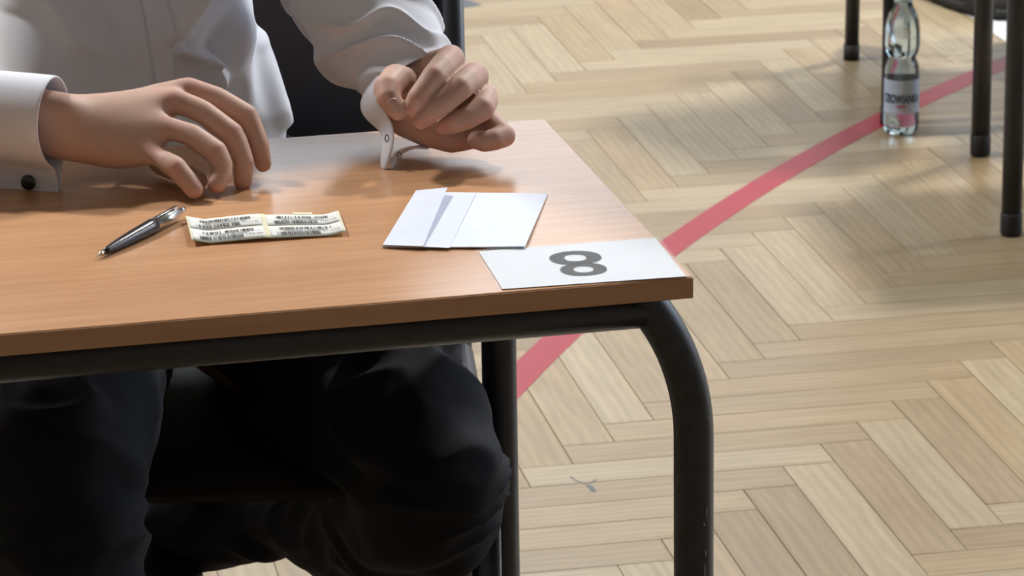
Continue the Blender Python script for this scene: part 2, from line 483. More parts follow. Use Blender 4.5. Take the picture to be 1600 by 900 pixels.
# least squares circle through the red arc
rp = np.array([[.237, 1.97], [.604, 2.544], [.915, 2.957], [1.169, 3.237], [1.481, 3.541]])
A_ = np.c_[2 * rp, np.ones(5)]; sol = np.linalg.lstsq(A_, (rp ** 2).sum(1), rcond=None)[0]
cc = sol[:2]; cr_ = sqrt(sol[2] + (cc ** 2).sum())
a0 = math.atan2(*(rp[0] - cc)[::-1]); a1 = math.atan2(*(rp[-1] - cc)[::-1])
if a1 - a0 > pi: a1 -= 2 * pi
if a0 - a1 > pi: a1 += 2 * pi
arc = [(cc[0] + cr_ * cos(a), cc[1] + cr_ * sin(a)) for a in np.linspace(a0 - (a1 - a0) * .7, a1 + (a1 - a0) * .8, 60)]
painted_line('court_line', arc, .05, M_red, 'red curved court line')
p, q = on_z(1519, 29, 0), on_z(1576, 68, 0); d_ = (q - p).normalized(); n_ = Vector((d_.y, -d_.x, 0))
if (on_z(1577, 40, 0) - p).dot(n_) < 0: n_ = -n_
painted_line('court_line', [tuple((p + d_ * t + n_ * .05)[:2]) for t in (-1.2, 0, 1.2)], .10, M_white_line, 'white straight court line')
p, q = on_z(742, 4, 0), on_z(677, 13, 0); d_ = (q - p).normalized()
painted_line('court_line', [tuple((p + d_ * t)[:2]) for t in (0, .2, .45)], .06, M_grey_line, 'short dark grey floor mark')

scr = painted_line('scuff_mark', [tuple(on_z(*p, 0)[:2]) for p in ((891, 745), (900, 751), (913, 756), (924, 754), (932, 750))], .0022, M_grey_line, 'small dark scuff on the parquet')
scr = painted_line('scuff_mark', [tuple(on_z(*p, 0)[:2]) for p in ((918, 758), (924, 762), (928, 768))], .006, M_grey_line, 'small dark scuff on the parquet')

# ------------------------------------------------------------------ desks
TH = .76; TT = .018; TR = .016
def desk(name, loc, rz, label, rear_x, rear_y, scuffs=True):
    """local frame: top spans x -.70..0, y 0..0.5, front right corner at the origin"""
    t = empty(name, loc, rz); tag(t, label, 'desk', 'school desks on the parquet')
    bm = bmesh.new(); box(bm, -.70, 0, 0, .5, TH - TT, TH, .0012)
    top = obj('tabletop', bm, M_top, t, False)
    bm = bmesh.new(); box(bm, -.7005, .0005, -.0008, .0006, TH - TT + .0008, TH - .0010, .0003)
    obj('edge_band', bm, M_edge, top, False)
    zc = TH - TT - TR
    for (y, xr, xl) in ((.036, .011, -.711), (rear_y, rear_x, -.70 - rear_x)):
        bend = .040
        rail = [Vector((xl + bend, y, zc)), Vector((-.35, y, zc)), Vector((xr - bend, y, zc))]
        bm = bmesh.new(); tube(bm, rail, TR, 28, caps=True)
        obj('rail', bm, M_metal, t)
        for xe, s in ((xr, 1), (xl, -1)):
            BR = .19; aM = math.asin((zc + .012 - .615) / BR)
            pts = [Vector((xe - s * BR * (1 - cos(aM * k / 14)), y, .615 + BR * sin(aM * k / 14))) for k in range(14, -1, -1)] + [Vector((xe, y, .4)), Vector((xe, y, .03))]
            bm = bmesh.new(); tube(bm, pts, TR, 28)
            lg = obj('leg', bm, M_metal, t)
            bm = bmesh.new(); tube(bm, [(xe, y, 0), (xe, y, .004), (xe, y, .035), (xe, y, .037)], [TR * .95, TR * 1.08, TR * 1.08, TR * 1.02], 24)
            obj('foot_cap', bm, M_rubber, lg)
            if scuffs and s == 1 and y < .1:
                for (ang, z, l) in ((-1.15, .555, .010), (-1.0, .60, .002), (-1.25, .505, .016), (-1.2, .52, .006), (-1.05, .635, .002), (-.9, .65, .002), (-1.3, .545, .003)):
                    c = Vector((xe + cos(ang) * TR, y + sin(ang) * TR, z))
                    sb_ = bmesh.new(); blob(sb_, c, 1, (.0005, .0005, l / 2), sub=1); obj('scuff', sb_, M_scuff, lg)
    for xs in (-.09, -.61):
        bm = bmesh.new(); tube(bm, [(xs, .036, zc), (xs, rear_y, zc)], TR * .8, 20)
        obj('cross_bar', bm, M_metal, t)
    return t
DR = radians(1.7)
desk('school_desk', (0, 0, 0), DR, 'beech-topped desk with black tube legs at which the candidate sits, card 8 on it', -.054, .465)
# neighbouring desk: front left leg at (1.119, 2.463), rear left leg at (1.206, 2.951)
rz = radians(-2.5); fl = Vector((-.711, .036, 0)); fl.rotate(Matrix.Rotation(rz, 3, 'Z'))
desk('school_desk', (1.119 - fl.x, 2.463 - fl.y, 0), rz, 'next desk to the right, only black tube legs showing beside the water bottle', -.071, .5, False)

# ------------------------------------------------------------------ chairs
def chair(loc, rz, label, hw=.19, dp=.475, back=True):
    """local: front edge towards -Y; origin under the centre of the seat"""
    t = empty('school_chair', loc, rz); tag(t, label, 'chair', 'school chairs at the desks')
    r = .0135; y0, y1 = -dp / 2, dp / 2
    # seat: shaped plywood
    nx, ny = 14, 14; v = []; f = []
    for lay, dz in ((0, 0), (1, -.010)):
        for j in range(ny + 1):
            for i in range(nx + 1):
                u, w_ = i / nx * 2 - 1, j / ny * 2 - 1
                x = u * (hw + .005) * (1 - .05 * w_) * (1 - .04 * w_ ** 4); y = w_ * (.20 - .02 * abs(u) ** 4) - .02
                z = .452 + .010 * u * u - .006 * (1 - w_ ** 2) - .020 * max(0, -w_ - .6) ** 2 * 4 + dz
                v.append((x, y, z))
    M_ = (nx + 1) * (ny + 1)
    for j in range(ny):
        for i in range(nx):
            a = j * (nx + 1) + i
            f.append((a, a + 1, a + nx + 2, a + nx + 1)); f.append((a + M_, a + M_ + nx + 1, a + M_ + nx + 2, a + M_ + 1))
    rim = [i for i in range(nx + 1)] + [(j + 1) * (nx + 1) - 1 for j in range(1, ny + 1)] + [ny * (nx + 1) + i for i in range(nx - 1, -1, -1)] + [j * (nx + 1) for j in range(ny - 1, 0, -1)]
    for a, b_ in zip(rim, rim[1:] + rim[:1]): f.append((a, a + M_, b_ + M_, b_))
    from_py('seat', v, f, M_seat, t)
    for s in (-1, 1):
        bm = bmesh.new()
        tube(bm, [(s * hw, y0, .02), (s * hw, y0, .40)] + fillet((s * hw, y0, .2), (s * hw, y0, .43), (s * hw, .2, .43), .04, 8) + [(s * hw, y1 - .06, .43)], r, 20)
        lg = obj('leg', bm, M_metal, t)
        bm = bmesh.new(); tube(bm, [(s * hw, y0, 0), (s * hw, y0, .03)], r * 1.12, 20); obj('foot_cap', bm, M_rubber, lg)
        bm = bmesh.new()
        tube(bm, [(s * hw, y1, .02), (s * hw, y1 - .02, .25), (s * hw, y1 - .03, .45), (s * hw, y1 - .02, .62), (s * hw, y1 + .01, .90)], r, 20)
        lg = obj('leg', bm, M_metal, t)
        bm = bmesh.new(); tube(bm, [(s * hw, y1, 0), (s * hw, y1, .03)], r * 1.12, 20); obj('foot_cap', bm, M_rubber, lg)
    for y, z in ((y0 + .05, .43), (y1 - .05, .43)):
        bm = bmesh.new(); tube(bm, [(-hw, y, z), (hw, y, z)], r * .8, 16); obj('cross_bar', bm, M_metal, t)
    if back:
        nx, nz = 16, 10; v = []; f = []
        for lay, dy in ((0, 0), (1, .012)):
            for j in range(nz + 1):
                for i in range(nx + 1):
                    u, w_ = i / nx * 2 - 1, j / nz
                    v.append((u * (hw - .008), y1 - .035 + w_ * .045 + .03 * (1 - u * u) + dy, .52 + w_ * .37 * (1 - .03 * u ** 4)))
        M_ = (nx + 1) * (nz + 1)
        for j in range(nz):
            for i in range(nx):
                a = j * (nx + 1) + i
                f.append((a, a + 1, a + nx + 2, a + nx + 1)); f.append((a + M_, a + M_ + nx + 1, a + M_ + nx + 2, a + M_ + 1))
        rim = [i for i in range(nx + 1)] + [(j + 1) * (nx + 1) - 1 for j in range(1, nz + 1)] + [nz * (nx + 1) + i for i in range(nx - 1, -1, -1)] + [j * (nx + 1) for j in range(nz - 1, 0, -1)]
        for a, b_ in zip(rim, rim[1:] + rim[:1]): f.append((a, a + M_, b_ + M_, b_))
        from_py('backrest', v, f, M_chair, t)
    return t
chair((-.266, .675, 0), radians(-7), 'dark chair with navy-black backrest on which the candidate in the white shirt sits', hw=.205, dp=.47)
rz = radians(-8.5); q = Vector((-.20, -.2375, 0)); q.rotate(Matrix.Rotation(rz, 3, 'Z'))
chair((1.133 - q.x, 3.164 - q.y, 0), rz, 'chair behind the water bottle, only black legs showing at the top right', hw=.20, dp=.475)

# ------------------------------------------------------------------ things on the desk
# ballpoint pen
tip, end = on_z(151, 400, .7635), on_z(287, 327, .767)
ax = (end - tip); PLN = ax.length; axn = ax.normalized()
pen = empty('ballpoint_pen', tip); tag(pen, 'black ballpoint pen with a chrome cap end and clip lying on the desk', 'pen')
pen.rotation_euler = ax.to_track_quat('X', 'Z').to_euler()
def xtube(bm, prof, n=28, yz=(0, 0)):
    tube(bm, [(x, yz[0], yz[1]) for x, r in prof], [r for x, r in prof], n)
s_ = PLN / .146
bm = bmesh.new(); xtube(bm, [(.010 * s_, .0021), (.018 * s_, .0031), (.035 * s_, .0044), (.060 * s_, .0055), (.085 * s_, .0061), (.094 * s_, .0062), (.0945 * s_, .0058)]); obj('barrel', bm, M_pen, pen)
bm = bmesh.new(); xtube(bm, [(0, .0005), (.002, .0008), (.0045, .0010), (.005, .0016), (.0105 * s_, .0022)]); obj('tip', bm, M_brass, pen)
bm = bmesh.new(); xtube(bm, [(.0945 * s_, .0052), (.12 * s_, .0048), (.134 * s_, .0042), (.138 * s_, .0032)]); obj('cap', bm, M_chrome, pen)
bm = bmesh.new(); xtube(bm, [(.138 * s_, .0024), (.146 * s_, .0024), (.1465 * s_, .0018)]); obj('push_button', bm, M_chrome, pen)
bm = bmesh.new(); box(bm, .094 * s_, .134 * s_, -.0015, .0015, .0054, .0062, .0003); box(bm, .128 * s_, .135 * s_, -.0015, .0015, .0035, .0058, .0003)
obj('clip', bm, M_chrome, pen)

# sheet of barcode labels, gently wavy
A, B, D_, C_ = on_z(290, 343, .762), on_z(529, 333, .762), on_z(300, 381, .762), on_z(541, 365, .762)
sh = empty('barcode_label_sheet', (A + C_) / 2); org = Vector(sh.location)
tag(sh, 'cream strip of white barcode stickers lying wavy between pen and envelope', 'labels')
def sheet_pt(u, v, h=0):
    p = A * (1 - u) * (1 - v) + B * u * (1 - v) + D_ * (1 - u) * v + C_ * u * v
    z = .7612 + .0035 * (.5 - .5 * cos(2 * pi * (u * 1.0 + .02))) * (.55 + .45 * (1 - v)) * (.6 if u > .5 else .9) + .004 * max(0, .12 - u) / .12 + .003 * max(0, u - .9) / .1
    return Vector((p.x, p.y, z + h)) - org
def patch(u0, u1, v0, v1, h, nu, nv, name, m, par):
    v = [sheet_pt(u0 + (u1 - u0) * i / nu, v0 + (v1 - v0) * j / nv, h) for j in range(nv + 1) for i in range(nu + 1)]
    f = [(j * (nu + 1) + i, (j + 1) * (nu + 1) + i, (j + 1) * (nu + 1) + i + 1, j * (nu + 1) + i + 1) for j in range(nv) for i in range(nu)]
    o = from_py(name, v, f, m, par)
    md = o.modifiers.new('s', 'SOLIDIFY'); md.thickness = .0001; md.offset = -1
    return o
backing = patch(0, 1, 0, 1, 0, 48, 6, 'backing_sheet', M_cream, sh)
patch(.70, .83, -.10, .02, 0, 6, 2, 'backing_tab', M_cream, sh)
rr = random.Random(11)
def bars(bm, u0, u1, v0, v1, h, dens):
    u = u0
    while u < u1:
        wdt = rr.choice((.0022, .0022, .0036, .0055)); wdt = min(wdt, u1 - u)
        if rr.random() < dens:
            q = [sheet_pt(u, v0, h), sheet_pt(u + wdt, v0, h), sheet_pt(u + wdt, v1, h), sheet_pt(u, v1, h)]
            bm.faces.new([bm.verts.new(p) for p in q][::-1])
        u += wdt + rr.choice((.0018, .0028, .0045))
for c_, (ua, ub) in enumerate(((.012, .480), (.515, .985))):
    for r_, (va, vb) in enumerate(((.03, .485), (.515, .97))):
        st = patch(ua, ub, va, vb, .00025, 24, 3, 'sticker', M_label, sh)
        bm = bmesh.new(); W_ = ub - ua; H_ = vb - va
        bars(bm, ua + W_ * .14, ua + W_ * .86, va + H_ * .16, va + H_ * .40, .0006, .80)
        bars(bm, ua + W_ * .10, ua + W_ * .70, va + H_ * .58, va + H_ * .90, .0006, .92)
        u = ua + W_ * .74
        while u < ua + W_ * .97:
            bars(bm, u, u + .010, va + H_ * .60, va + H_ * .68, .0006, 1); u += rr.choice((.014, .02))
        obj('barcode', bm, M_ink, st, False)
        bm = bmesh.new(); bars(bm, ua + W_ * .2, ua + W_ * .80, va + H_ * .43, va + H_ * .53, .0006, .9)
        obj('small_print', bm, M_ink2, st, False)

# envelope, A6, flap open on the left
E_TL, E_TR, E_BR, E_BL = (on_z(*p, .7615) for p in ((650, 300), (856, 302), (820, 388), (598, 385)))
env = empty('envelope', (E_TL + E_BR) / 2); org_e = Vector(env.location)
tag(env, 'white paper envelope with its flap folded over at the left', 'envelope')
def quad_sheet(corners, hfun, name, m, par, org, n=12, th=.0004):
    a, b_, c, d = corners; v = []; f = []
    for j in range(n + 1):
        for i in range(n + 1):
            u, w_ = i / n, j / n
            p = a * (1 - u) * (1 - w_) + b_ * u * (1 - w_) + c * u * w_ + d * (1 - u) * w_
            v.append(Vector((p.x, p.y, hfun(u, w_))) - org)
    for j in range(n):
        for i in range(n):
            k = j * (n + 1) + i; f.append((k, k + n + 1, k + n + 2, k + 1))
    o = from_py(name, v, f, m, par, False)
    md = o.modifiers.new('s', 'SOLIDIFY'); md.thickness = th; md.offset = -1
    return o
quad_sheet((E_TL, E_TR, E_BR, E_BL), lambda u, w_: .7609 + .0012 * u * w_, 'back_panel', M_paper, env, org_e)
quad_sheet((E_TL, E_TR, E_BR, E_BL), lambda u, w_: .7614 + .0018 * u * u * w_ + .0003 * (1 - u), 'front_panel', M_paper, env, org_e)
lerp = lambda a, b_, t: a * (1 - t) + b_ * t
q1, q2 = on_z(743, 303, .7625), on_z(702, 387, .7625)
quad_sheet((E_TL, q1, q2, E_BL), lambda u, w_: .7623 + .0004 * sin(pi * u), 'inner_panel', M_paper_in, env, org_e)
q1, q2 = on_z(699, 304, .763), on_z(661, 386, .763)
quad_sheet((E_TL, q1, q2, E_BL), lambda u, w_: .7629 + u * (.0055 * (1 - w_) + .0008), 'flap', M_paper_in, env, org_e)

# laminated number card
K = [on_z(*p, .7606) for p in ((748, 393), (1024, 372), (1072, 432), (785, 452))]
card = empty('number_card', (K[0] + K[2]) / 2); org_c = Vector(card.location)
tag(card, 'laminated white card printed with a large black 8 at the desk corner', 'card')
cK = sum(K, Vector()) / 4
quad_sheet(K, lambda u, w_: .7608, 'card', M_card, card, org_c, 4, .0003)
film = [cK + (k - cK) * 1.045 for k in K]
quad_sheet(film, lambda u, w_: 0.7617 + .00015 * sin(9 * u + 4 * w_) * sin(5 * w_ + 3 * u), 'laminate_film', M_lam, card, org_c, 20, .0001)
ex = ((K[1] - K[0]) + (K[2] - K[3])).normalized(); ey = ((K[0] - K[3]) + (K[1] - K[2])).normalized()
c8 = on_z(905, 411, .7612)
bm = bmesh.new()
def annulus(bm, cy, ro, ri, n=48, cx=0, icy=0):
    vo = []; vi = []
    for k in range(n):
        a = 2 * pi * k / n
        for lst, (rx, ry), oy in ((vo, ro, 0), (vi, ri, icy)):
            # slightly squared ovals like a bold grotesque numeral
            ca, sa = cos(a), sin(a); e = .92
            px = math.copysign(abs(ca) ** e, ca) * rx + cx; py = math.copysign(abs(sa) ** e, sa) * ry + cy + oy
            lst.append(bm.verts.new(c8 + ex * px + ey * py + Vector((0, 0, -.0001)) - org_c))
    for k in range(n):
        bm.faces.new((vo[k], vo[(k + 1) % n], vi[(k + 1) % n], vi[k]))
annulus(bm, .0150, (.0205, .0185), (.0086, .0094))     # larger bowl is away from the camera: the 8 reads from the candidate's side
annulus(bm, -.0165, (.0182, .0165), (.0078, .0082))
obj('numeral', bm, M_ink, card, False)

# ------------------------------------------------------------------ water bottle
bp_ = on_z(1413, 211, 0); bp_.y += .02
bt = empty('water_bottle', bp_); tag(bt, 'clear blue plastic water bottle with a pale cap standing beside the neighbouring desk legs', 'bottle')
prof = [(.012, .004), (.020, .000), (.0265, .002), (.0300, .010), (.0312, .020), (.0305, .032), (.0300, .036), (.0300, .100), (.0302, .108), (.0290, .120), (.0258, .128), (.0236, .134),
        (.0240, .138), (.0280, .144), (.0302, .156), (.0300, .184), (.0276, .199), (.0238, .212), (.0175, .2225), (.0152, .231), (.0148, .236)]
def petal(r, z, a):
    k = 1.0
    if z < .03: k -= .10 * (1 - z / .03) * (.5 + .5 * cos(5 * a))
    if .10 < z < .125 or .137 < z < .16: k -= .012 * (.5 + .5 * cos(12 * a))
    return r * k
bm = bmesh.new(); lathe(bm, prof, 60, rfun=petal); obj('bottle_body', bm, M_pet, bt)
bm = bmesh.new(); lathe(bm, [(.0155, .233), (.0158, .235), (.0158, .250), (.0145, .2525), (.008, .253)], 48, rfun=lambda r, z, a: r * (1 - .015 * (cos(24 * a) > 0)))
obj('cap', bm, M_cap, bt)
lr = .0306
bm = bmesh.new(); vo = []
n = 64
for z in (.040, .099):
    vo.append([bm.verts.new((lr * cos(2 * pi * k / n), lr * sin(2 * pi * k / n), z)) for k in range(n)])
for k in range(n): bm.faces.new((vo[0][k], vo[0][(k + 1) % n], vo[1][(k + 1) % n], vo[1][k]))
lab = obj('wrap_label', bm, M_blabel, bt)
face = math.atan2(CAM.y - bp_.y, CAM.x - bp_.x)
def wrapped_text(s, height, width, zc, r, m, par, name):
    cu = bpy.data.curves.new(name, 'FONT'); cu.body = s; cu.align_x = 'CENTER'; cu.align_y = 'CENTER'; cu.size = 1; cu.offset = .03
    o = bpy.data.objects.new(name, cu); C.objects.link(o)
    dg = bpy.context.evaluated_depsgraph_get()
    me = bpy.data.meshes.new_from_object(o.evaluated_get(dg)); bpy.data.objects.remove(o)
    xs = [v.co.x for v in me.vertices]; ys = [v.co.y for v in me.vertices]
    sx = width / (max(xs) - min(xs)); sy = height / (max(ys) - min(ys)); y0 = (max(ys) + min(ys)) / 2
    for v in me.vertices:
        a = face + v.co.x * sx / r
        v.co = (r * cos(a), r * sin(a), zc + (v.co.y - y0) * sy)
    me.materials.clear(); me.materials.append(m)
    return link(bpy.data.objects.new(name, me), par)
wrapped_text('CISOWIANKA', .0160, .072, .0665, lr + .0006, M_btext, lab, 'print')
def curved_oval(zc, rz_, ra, r, m, par, name):
    bm = bmesh.new(); c = bm.verts.new((r * cos(face), r * sin(face), zc)); ring = []
    for k in range(32):
        a = 2 * pi * k / 32; th = face + cos(a) * ra / r
        ring.append(bm.verts.new((r * cos(th), r * sin(th), zc + sin(a) * rz_)))
    for k in range(32): bm.faces.new((c, ring[k], ring[(k + 1) % 32]))
    return obj(name, bm, m, par)
curved_oval(.184, .0115, .0150, .0308, M_emblem, bt, 'emblem')
curved_oval(.085, .010, .018, lr + .0003, M_emblem, lab, 'emblem')
curved_oval(.0535, .0018, .010, lr + .0006, M_bred, lab, 'red_mark')

# ------------------------------------------------------------------ shoe of the neighbour at the top right
def shoe(name, loc, rz, label, m, par=None, sc_=1.0, tread=True):
    t = empty(name, loc, rz)
    # local: toe towards -Y, sole at z 0
    L_ = .29; v = []; f = []; nseg = 26; nr = 20
    for i in range(nseg + 1):
        s = i / nseg; y = -L_ / 2 + s * L_
        half = .5 * (.098 - .030 * (abs(s - .30) / .70) ** 1.5) * (1 - max(0, (.16 - s) / .16) ** 2.4 * .75) * (1 - max(0, (s - .90) / .10) ** 2 * .45)
        h = .045 + .055 * min(1, max(0, (s - .18) / .40)) ** 1.3 + (.012 if s > .6 else 0) - .030 * max(0, (.14 - s) / .14) ** 2
        for k in range(nr):
            a = 2 * pi * k / nr; ca, sa = cos(a), sin(a)
            x = half * math.copysign(abs(ca) ** .75, ca) * (1 - .35 * max(0, sa) ** 1.6)
            z = .014 + (h if sa > 0 else .0) * max(0, sa) ** .85 + (-.004 if sa < 0 else 0)
            v.append((x * sc_, y * sc_, z * sc_))
    for i in range(nseg):
        for k in range(nr): f.append((i * nr + k, i * nr + (k + 1) % nr, (i + 1) * nr + (k + 1) % nr, (i + 1) * nr + k))
    f.append(tuple(range(nr))[::-1]); f.append(tuple(nseg * nr + k for k in range(nr)))
    up = from_py('upper', v, f, m, t)
    bm = bmesh.new(); lo = []; hi = []
    for i in range(48):
        a = 2 * pi * i / 48; y = -sin(a) * L_ / 2; s = (y + L_ / 2) / L_
        half = .5 * (.104 - .030 * (abs(s - .30) / .70) ** 1.5)
        x = cos(a); x = math.copysign(abs(x) ** .65, x) * half
        k = 1.02 if (i % 2 or not tread) else .985
        lo.append(bm.verts.new((x * k * sc_, y * k * sc_, 0))); hi.append(bm.verts.new((x * 1.02 * sc_, y * 1.02 * sc_, .018 * sc_)))
    for i in range(48): bm.faces.new((lo[i], lo[(i + 1) % 48], hi[(i + 1) % 48], hi[i]))
    bm.faces.new(lo[::-1]); bm.faces.new(hi)
    obj('sole', bm, M_rubber, t)
    return t
sp = on_z(1532, 27, 0)


# ================================================================== the candidate
person = empty('person', (-.33, .70, 0))
tag(person, 'person in white shirt and dark trousers seated at the desk, both hands over it', 'person')
PO = Vector(person.location)
def rel(o):
    """meshes below are written in world coordinates: bring them into the person's frame"""
    for v in o.data.vertices: v.co -= PO
    return o

# --- hands ---------------------------------------------------------
mm = .001
def hand(bm, fingers, extra):
    for ch in fingers:
        limb(bm, [(at(x, y, Y), r * mm) for (x, y, Y, r) in ch])
    for ch in extra:
        limb(bm, [(at(x, y, Y), r * mm) for (x, y, Y, r) in ch])
R_f = [
    # thumb, mostly hidden on the far side
    [(150, 200, .405, 15), (215, 215, .415, 12.5), (250, 256, .385, 10.5), (292, 274, .350, 9.0), (310, 282, .338, 8.0)],
    # index, middle, ring, little
    [(295, 141, .405, 11.2), (340, 154, .394, 9.8), (386, 181, .378, 9.8), (398, 205, .370, 8.5), (406, 228, .362, 8.3), (411, 256, .354, 7.2)],
    [(270, 156, .385, 11.6), (318, 176, .372, 10.2), (362, 209, .357, 10.2), (374, 232, .350, 9.0), (381, 254, .344, 8.8), (379, 283, .338, 7.8)],
    [(254, 196, .362, 11.2), (300, 212, .347, 10.0), (337, 238, .332, 10.2), (346, 256, .327, 9.2), (346, 272, .323, 8.8), (339, 287, .318, 8.4)],
    [(230, 238, .345, 10.6), (256, 250, .332, 9.6), (276, 263, .320, 9.4), (292, 281, .312, 8.6), (303, 296, .306, 8.0)],
]
R_e = [
    [(100, 176, .380, 17), (180, 166, .392, 15.5), (250, 152, .402, 13), (295, 141, .405, 11.2)],
    [(100, 186, .372, 17), (190, 178, .380, 15.5), (270, 158, .385, 12)],
    [(100, 206, .365, 17), (180, 205, .366, 15.5), (254, 196, .362, 12)],
    [(104, 216, .362, 17), (170, 233, .357, 16.5), (205, 245, .352, 13.5), (230, 240, .345, 11)],
    [(110, 222, .375, 16), (175, 240, .372, 16.5), (222, 243, .358, 12)],
    [(150, 195, .400, 16), (220, 185, .402, 13), (270, 165, .398, 11)],
    [(180, 205, .366, 15), (240, 172, .378, 12)], [(170, 225, .36, 15), (240, 216, .356, 12)],
]
L_f = [
    # thumb
    [(645, 135, .425, 15), (618, 124, .392, 13.5), (606, 138, .372, 12.6), (607, 152, .362, 10.8), (617, 168, .354, 9.0), (622, 175, .352, 7.6)],
    # index, middle, ring, little
    [(704, 92, .405, 12.6), (690, 106, .378, 11.4), (678, 120, .362, 10.8), (664, 138, .355, 9.6), (653, 153, .352, 9.4), (644, 168, .352, 8.0)],
    [(742, 119, .400, 12.4), (730, 127, .372, 11.4), (718, 138, .356, 11.2), (697, 158, .348, 9.8), (679, 171, .346, 9.4), (658, 188, .348, 8.0)],
    [(757, 152, .395, 12.0), (758, 160, .372, 11.0), (753, 170, .356, 11.0), (731, 184, .348, 9.8), (712, 192, .348, 9.2), (694, 197, .352, 8.0)],
    [(765, 188, .390, 10.5), (776, 200, .372, 9.8), (788, 212, .360, 10.0), (772, 218, .352, 9.6), (757, 221, .351, 9.2), (744, 219, .354, 8.0)],
]
L_e = [
    [(640, 140, .435, 19), (665, 112, .425, 17), (704, 94, .405, 12.6)],
    [(640, 150, .430, 19), (690, 130, .415, 16), (742, 120, .400, 12.4)],
    [(640, 162, .425, 19), (700, 155, .410, 16), (757, 155, .395, 12)],
    [(640, 178, .415, 18), (690, 195, .400, 15.5), (735, 205, .388, 13), (768, 192, .388, 10.5)],
    [(632, 188, .402, 15), (668, 206, .384, 13.5), (705, 218, .376, 12.0), (745, 212, .376, 11)],
    [(618, 150, .405, 14), (650, 172, .392, 15), (700, 190, .380, 14)],
]
wrR = at(92, 197, .37); elR = Vector((-.715, .50, .860)); shR = Vector((-.55, .74, 1.13))
wrL = at(640, 150, .44); elL = at(492, -118, .62); shL = Vector((-.13, .76, 1.13))
bm = bmesh.new()
hand(bm, R_f, R_e)
axR = (elR - wrR).normalized()
for dz in (-.0145, .0145):
    limb(bm, [(wrR + Vector((0, 0, dz)) - axR * .01, .0170), (wrR + Vector((0, 0, dz)) + axR * .05, .0190), (wrR + axR * .13 + Vector((0, 0, dz * .7)), .027), (elR, .038)])
def relax(o, segs, iters):
    """extra smoothing over the palm and wrist: segs = (point, point, full radius, falloff)"""
    me = o.data; n = len(me.vertices)
    co = np.empty(n * 3); me.vertices.foreach_get('co', co); co = co.reshape(-1, 3)
    e = np.empty(len(me.edges) * 2, int); me.edges.foreach_get('vertices', e); e = e.reshape(-1, 2)
    deg = np.bincount(e.ravel(), minlength=n).astype(float)[:, None]; wt = np.zeros(n)
    for a, b_, r, fo in segs:
        a = np.array(a); ab = np.array(b_) - a; t = np.clip(((co - a) @ ab) / (ab @ ab), 0, 1)
        d = np.linalg.norm(co - (a + t[:, None] * ab), axis=1); wt = np.maximum(wt, np.clip((r + fo - d) / fo, 0, 1))
    wt = wt[:, None] * .6
    for _ in range(iters):
        s_ = np.stack([np.bincount(e[:, 0], co[e[:, 1], k], n) + np.bincount(e[:, 1], co[e[:, 0], k], n) for k in range(3)], 1)
        co += wt * (s_ / deg - co)
    me.vertices.foreach_set('co', co.ravel()); me.update()
hr = fuse('body', bm, M_skin, None, .00125, 5)
relax(hr, [(wrR + axR * .05, at(190, 200, .37), .045, .02), (at(100, 200, .37), at(225, 190, .38), .030, .022)], 120)
relax(hr, [(wrR + axR * .05, at(150, 200, .37), .05, .02)], 250)
bm = bmesh.new()
hand(bm, L_f, L_e)
limb(bm, [(wrL, .024), (wrL + (elL - wrL) * .3, .027), (wrL + (elL - wrL) * .6, .035), (elL, .038)])
hl = fuse('hand_left', bm, M_skin, None, .00125, 7)
relax(hl, [(wrL, at(668, 128, .43), .028, .012), (at(640, 190, .405), at(690, 208, .39), .014, .012)], 40)
# rest of the figure, coarser, hidden by clothes or above the frame
bm = bmesh.new()
limb(bm, [(elR, .040), ((elR + shR) / 2, .046), (shR, .055)]); limb(bm, [(elL, .040), ((elL + shL) / 2, .046), (shL, .055)])
cx = -.345
limb(bm, [((cx, .80, .56), .095), ((cx, .75, .68), .075), ((cx - .02, .71, .86), .075), ((cx - .01, .73, 1.02), .085)])
for s in (-1, 1):
    limb(bm, [((cx + s * .05, .80, .56), .09), ((cx - .03 + s * .03, .71, .88), .065), ((cx + s * .06, .74, 1.05), .072), (shR if s < 0 else shL, .055)])
limb(bm, [((cx, .76, 1.08), .065), ((cx, .72, 1.18), .055), ((cx, .69, 1.24), .053)])
HC = Vector((cx, .655, 1.335)); HR = Matrix.Rotation(radians(32), 3, 'X')
blob(bm, HC, .10, (.77, .96, 1.12), HR); blob(bm, HC + HR @ Vector((0, -.035, -.055)), .062, (.86, .9, 1.0), HR)
blob(bm, HC + HR @ Vector((0, -.095, -.10)), .022, (1.1, .8, .8), HR)
limb(bm, [(HC + HR @ Vector((0, -.098, .008)), .009), (HC + HR @ Vector((0, -.117, -.032)), .012)])
for s in (-1, 1):
    blob(bm, HC + HR @ Vector((s * .010, -.110, -.038)), .009)
    blob(bm, HC + HR @ Vector((s * .080, .004, -.012)), .026, (.30, .62, 1.1), HR)
    blob(bm, HC + HR @ Vector((s * .034, -.088, .022)), .016, (1.3, .5, .5), HR)
limb(bm, [(HC + HR @ Vector((-.02, -.096, -.068)), .007), (HC + HR @ Vector((.02, -.096, -.068)), .007)])
hipR, kneeR, ankR = Vector((cx - .08, .76, .52)), Vector((-.482, .25, .550)), Vector((-.470, .27, .12))
hipL, kneeL, ankL = Vector((cx + .08, .76, .52)), at(690, 722, .40), at(330, 945, .78)
limb(bm, [(hipR, .08), (kneeR, .050), ((kneeR + ankR) / 2 + Vector((0, .02, .05)), .048), (ankR, .032)])
limb(bm, [(hipL, .08), (at(675, 715, .42), .040), (at(600, 815, .53), .036), (at(500, 835, .62), .022), (at(420, 832, .68), .014), (at(345, 862, .74), .014)])
tor = fuse('torso', bm, M_skin, None, .007, 6)
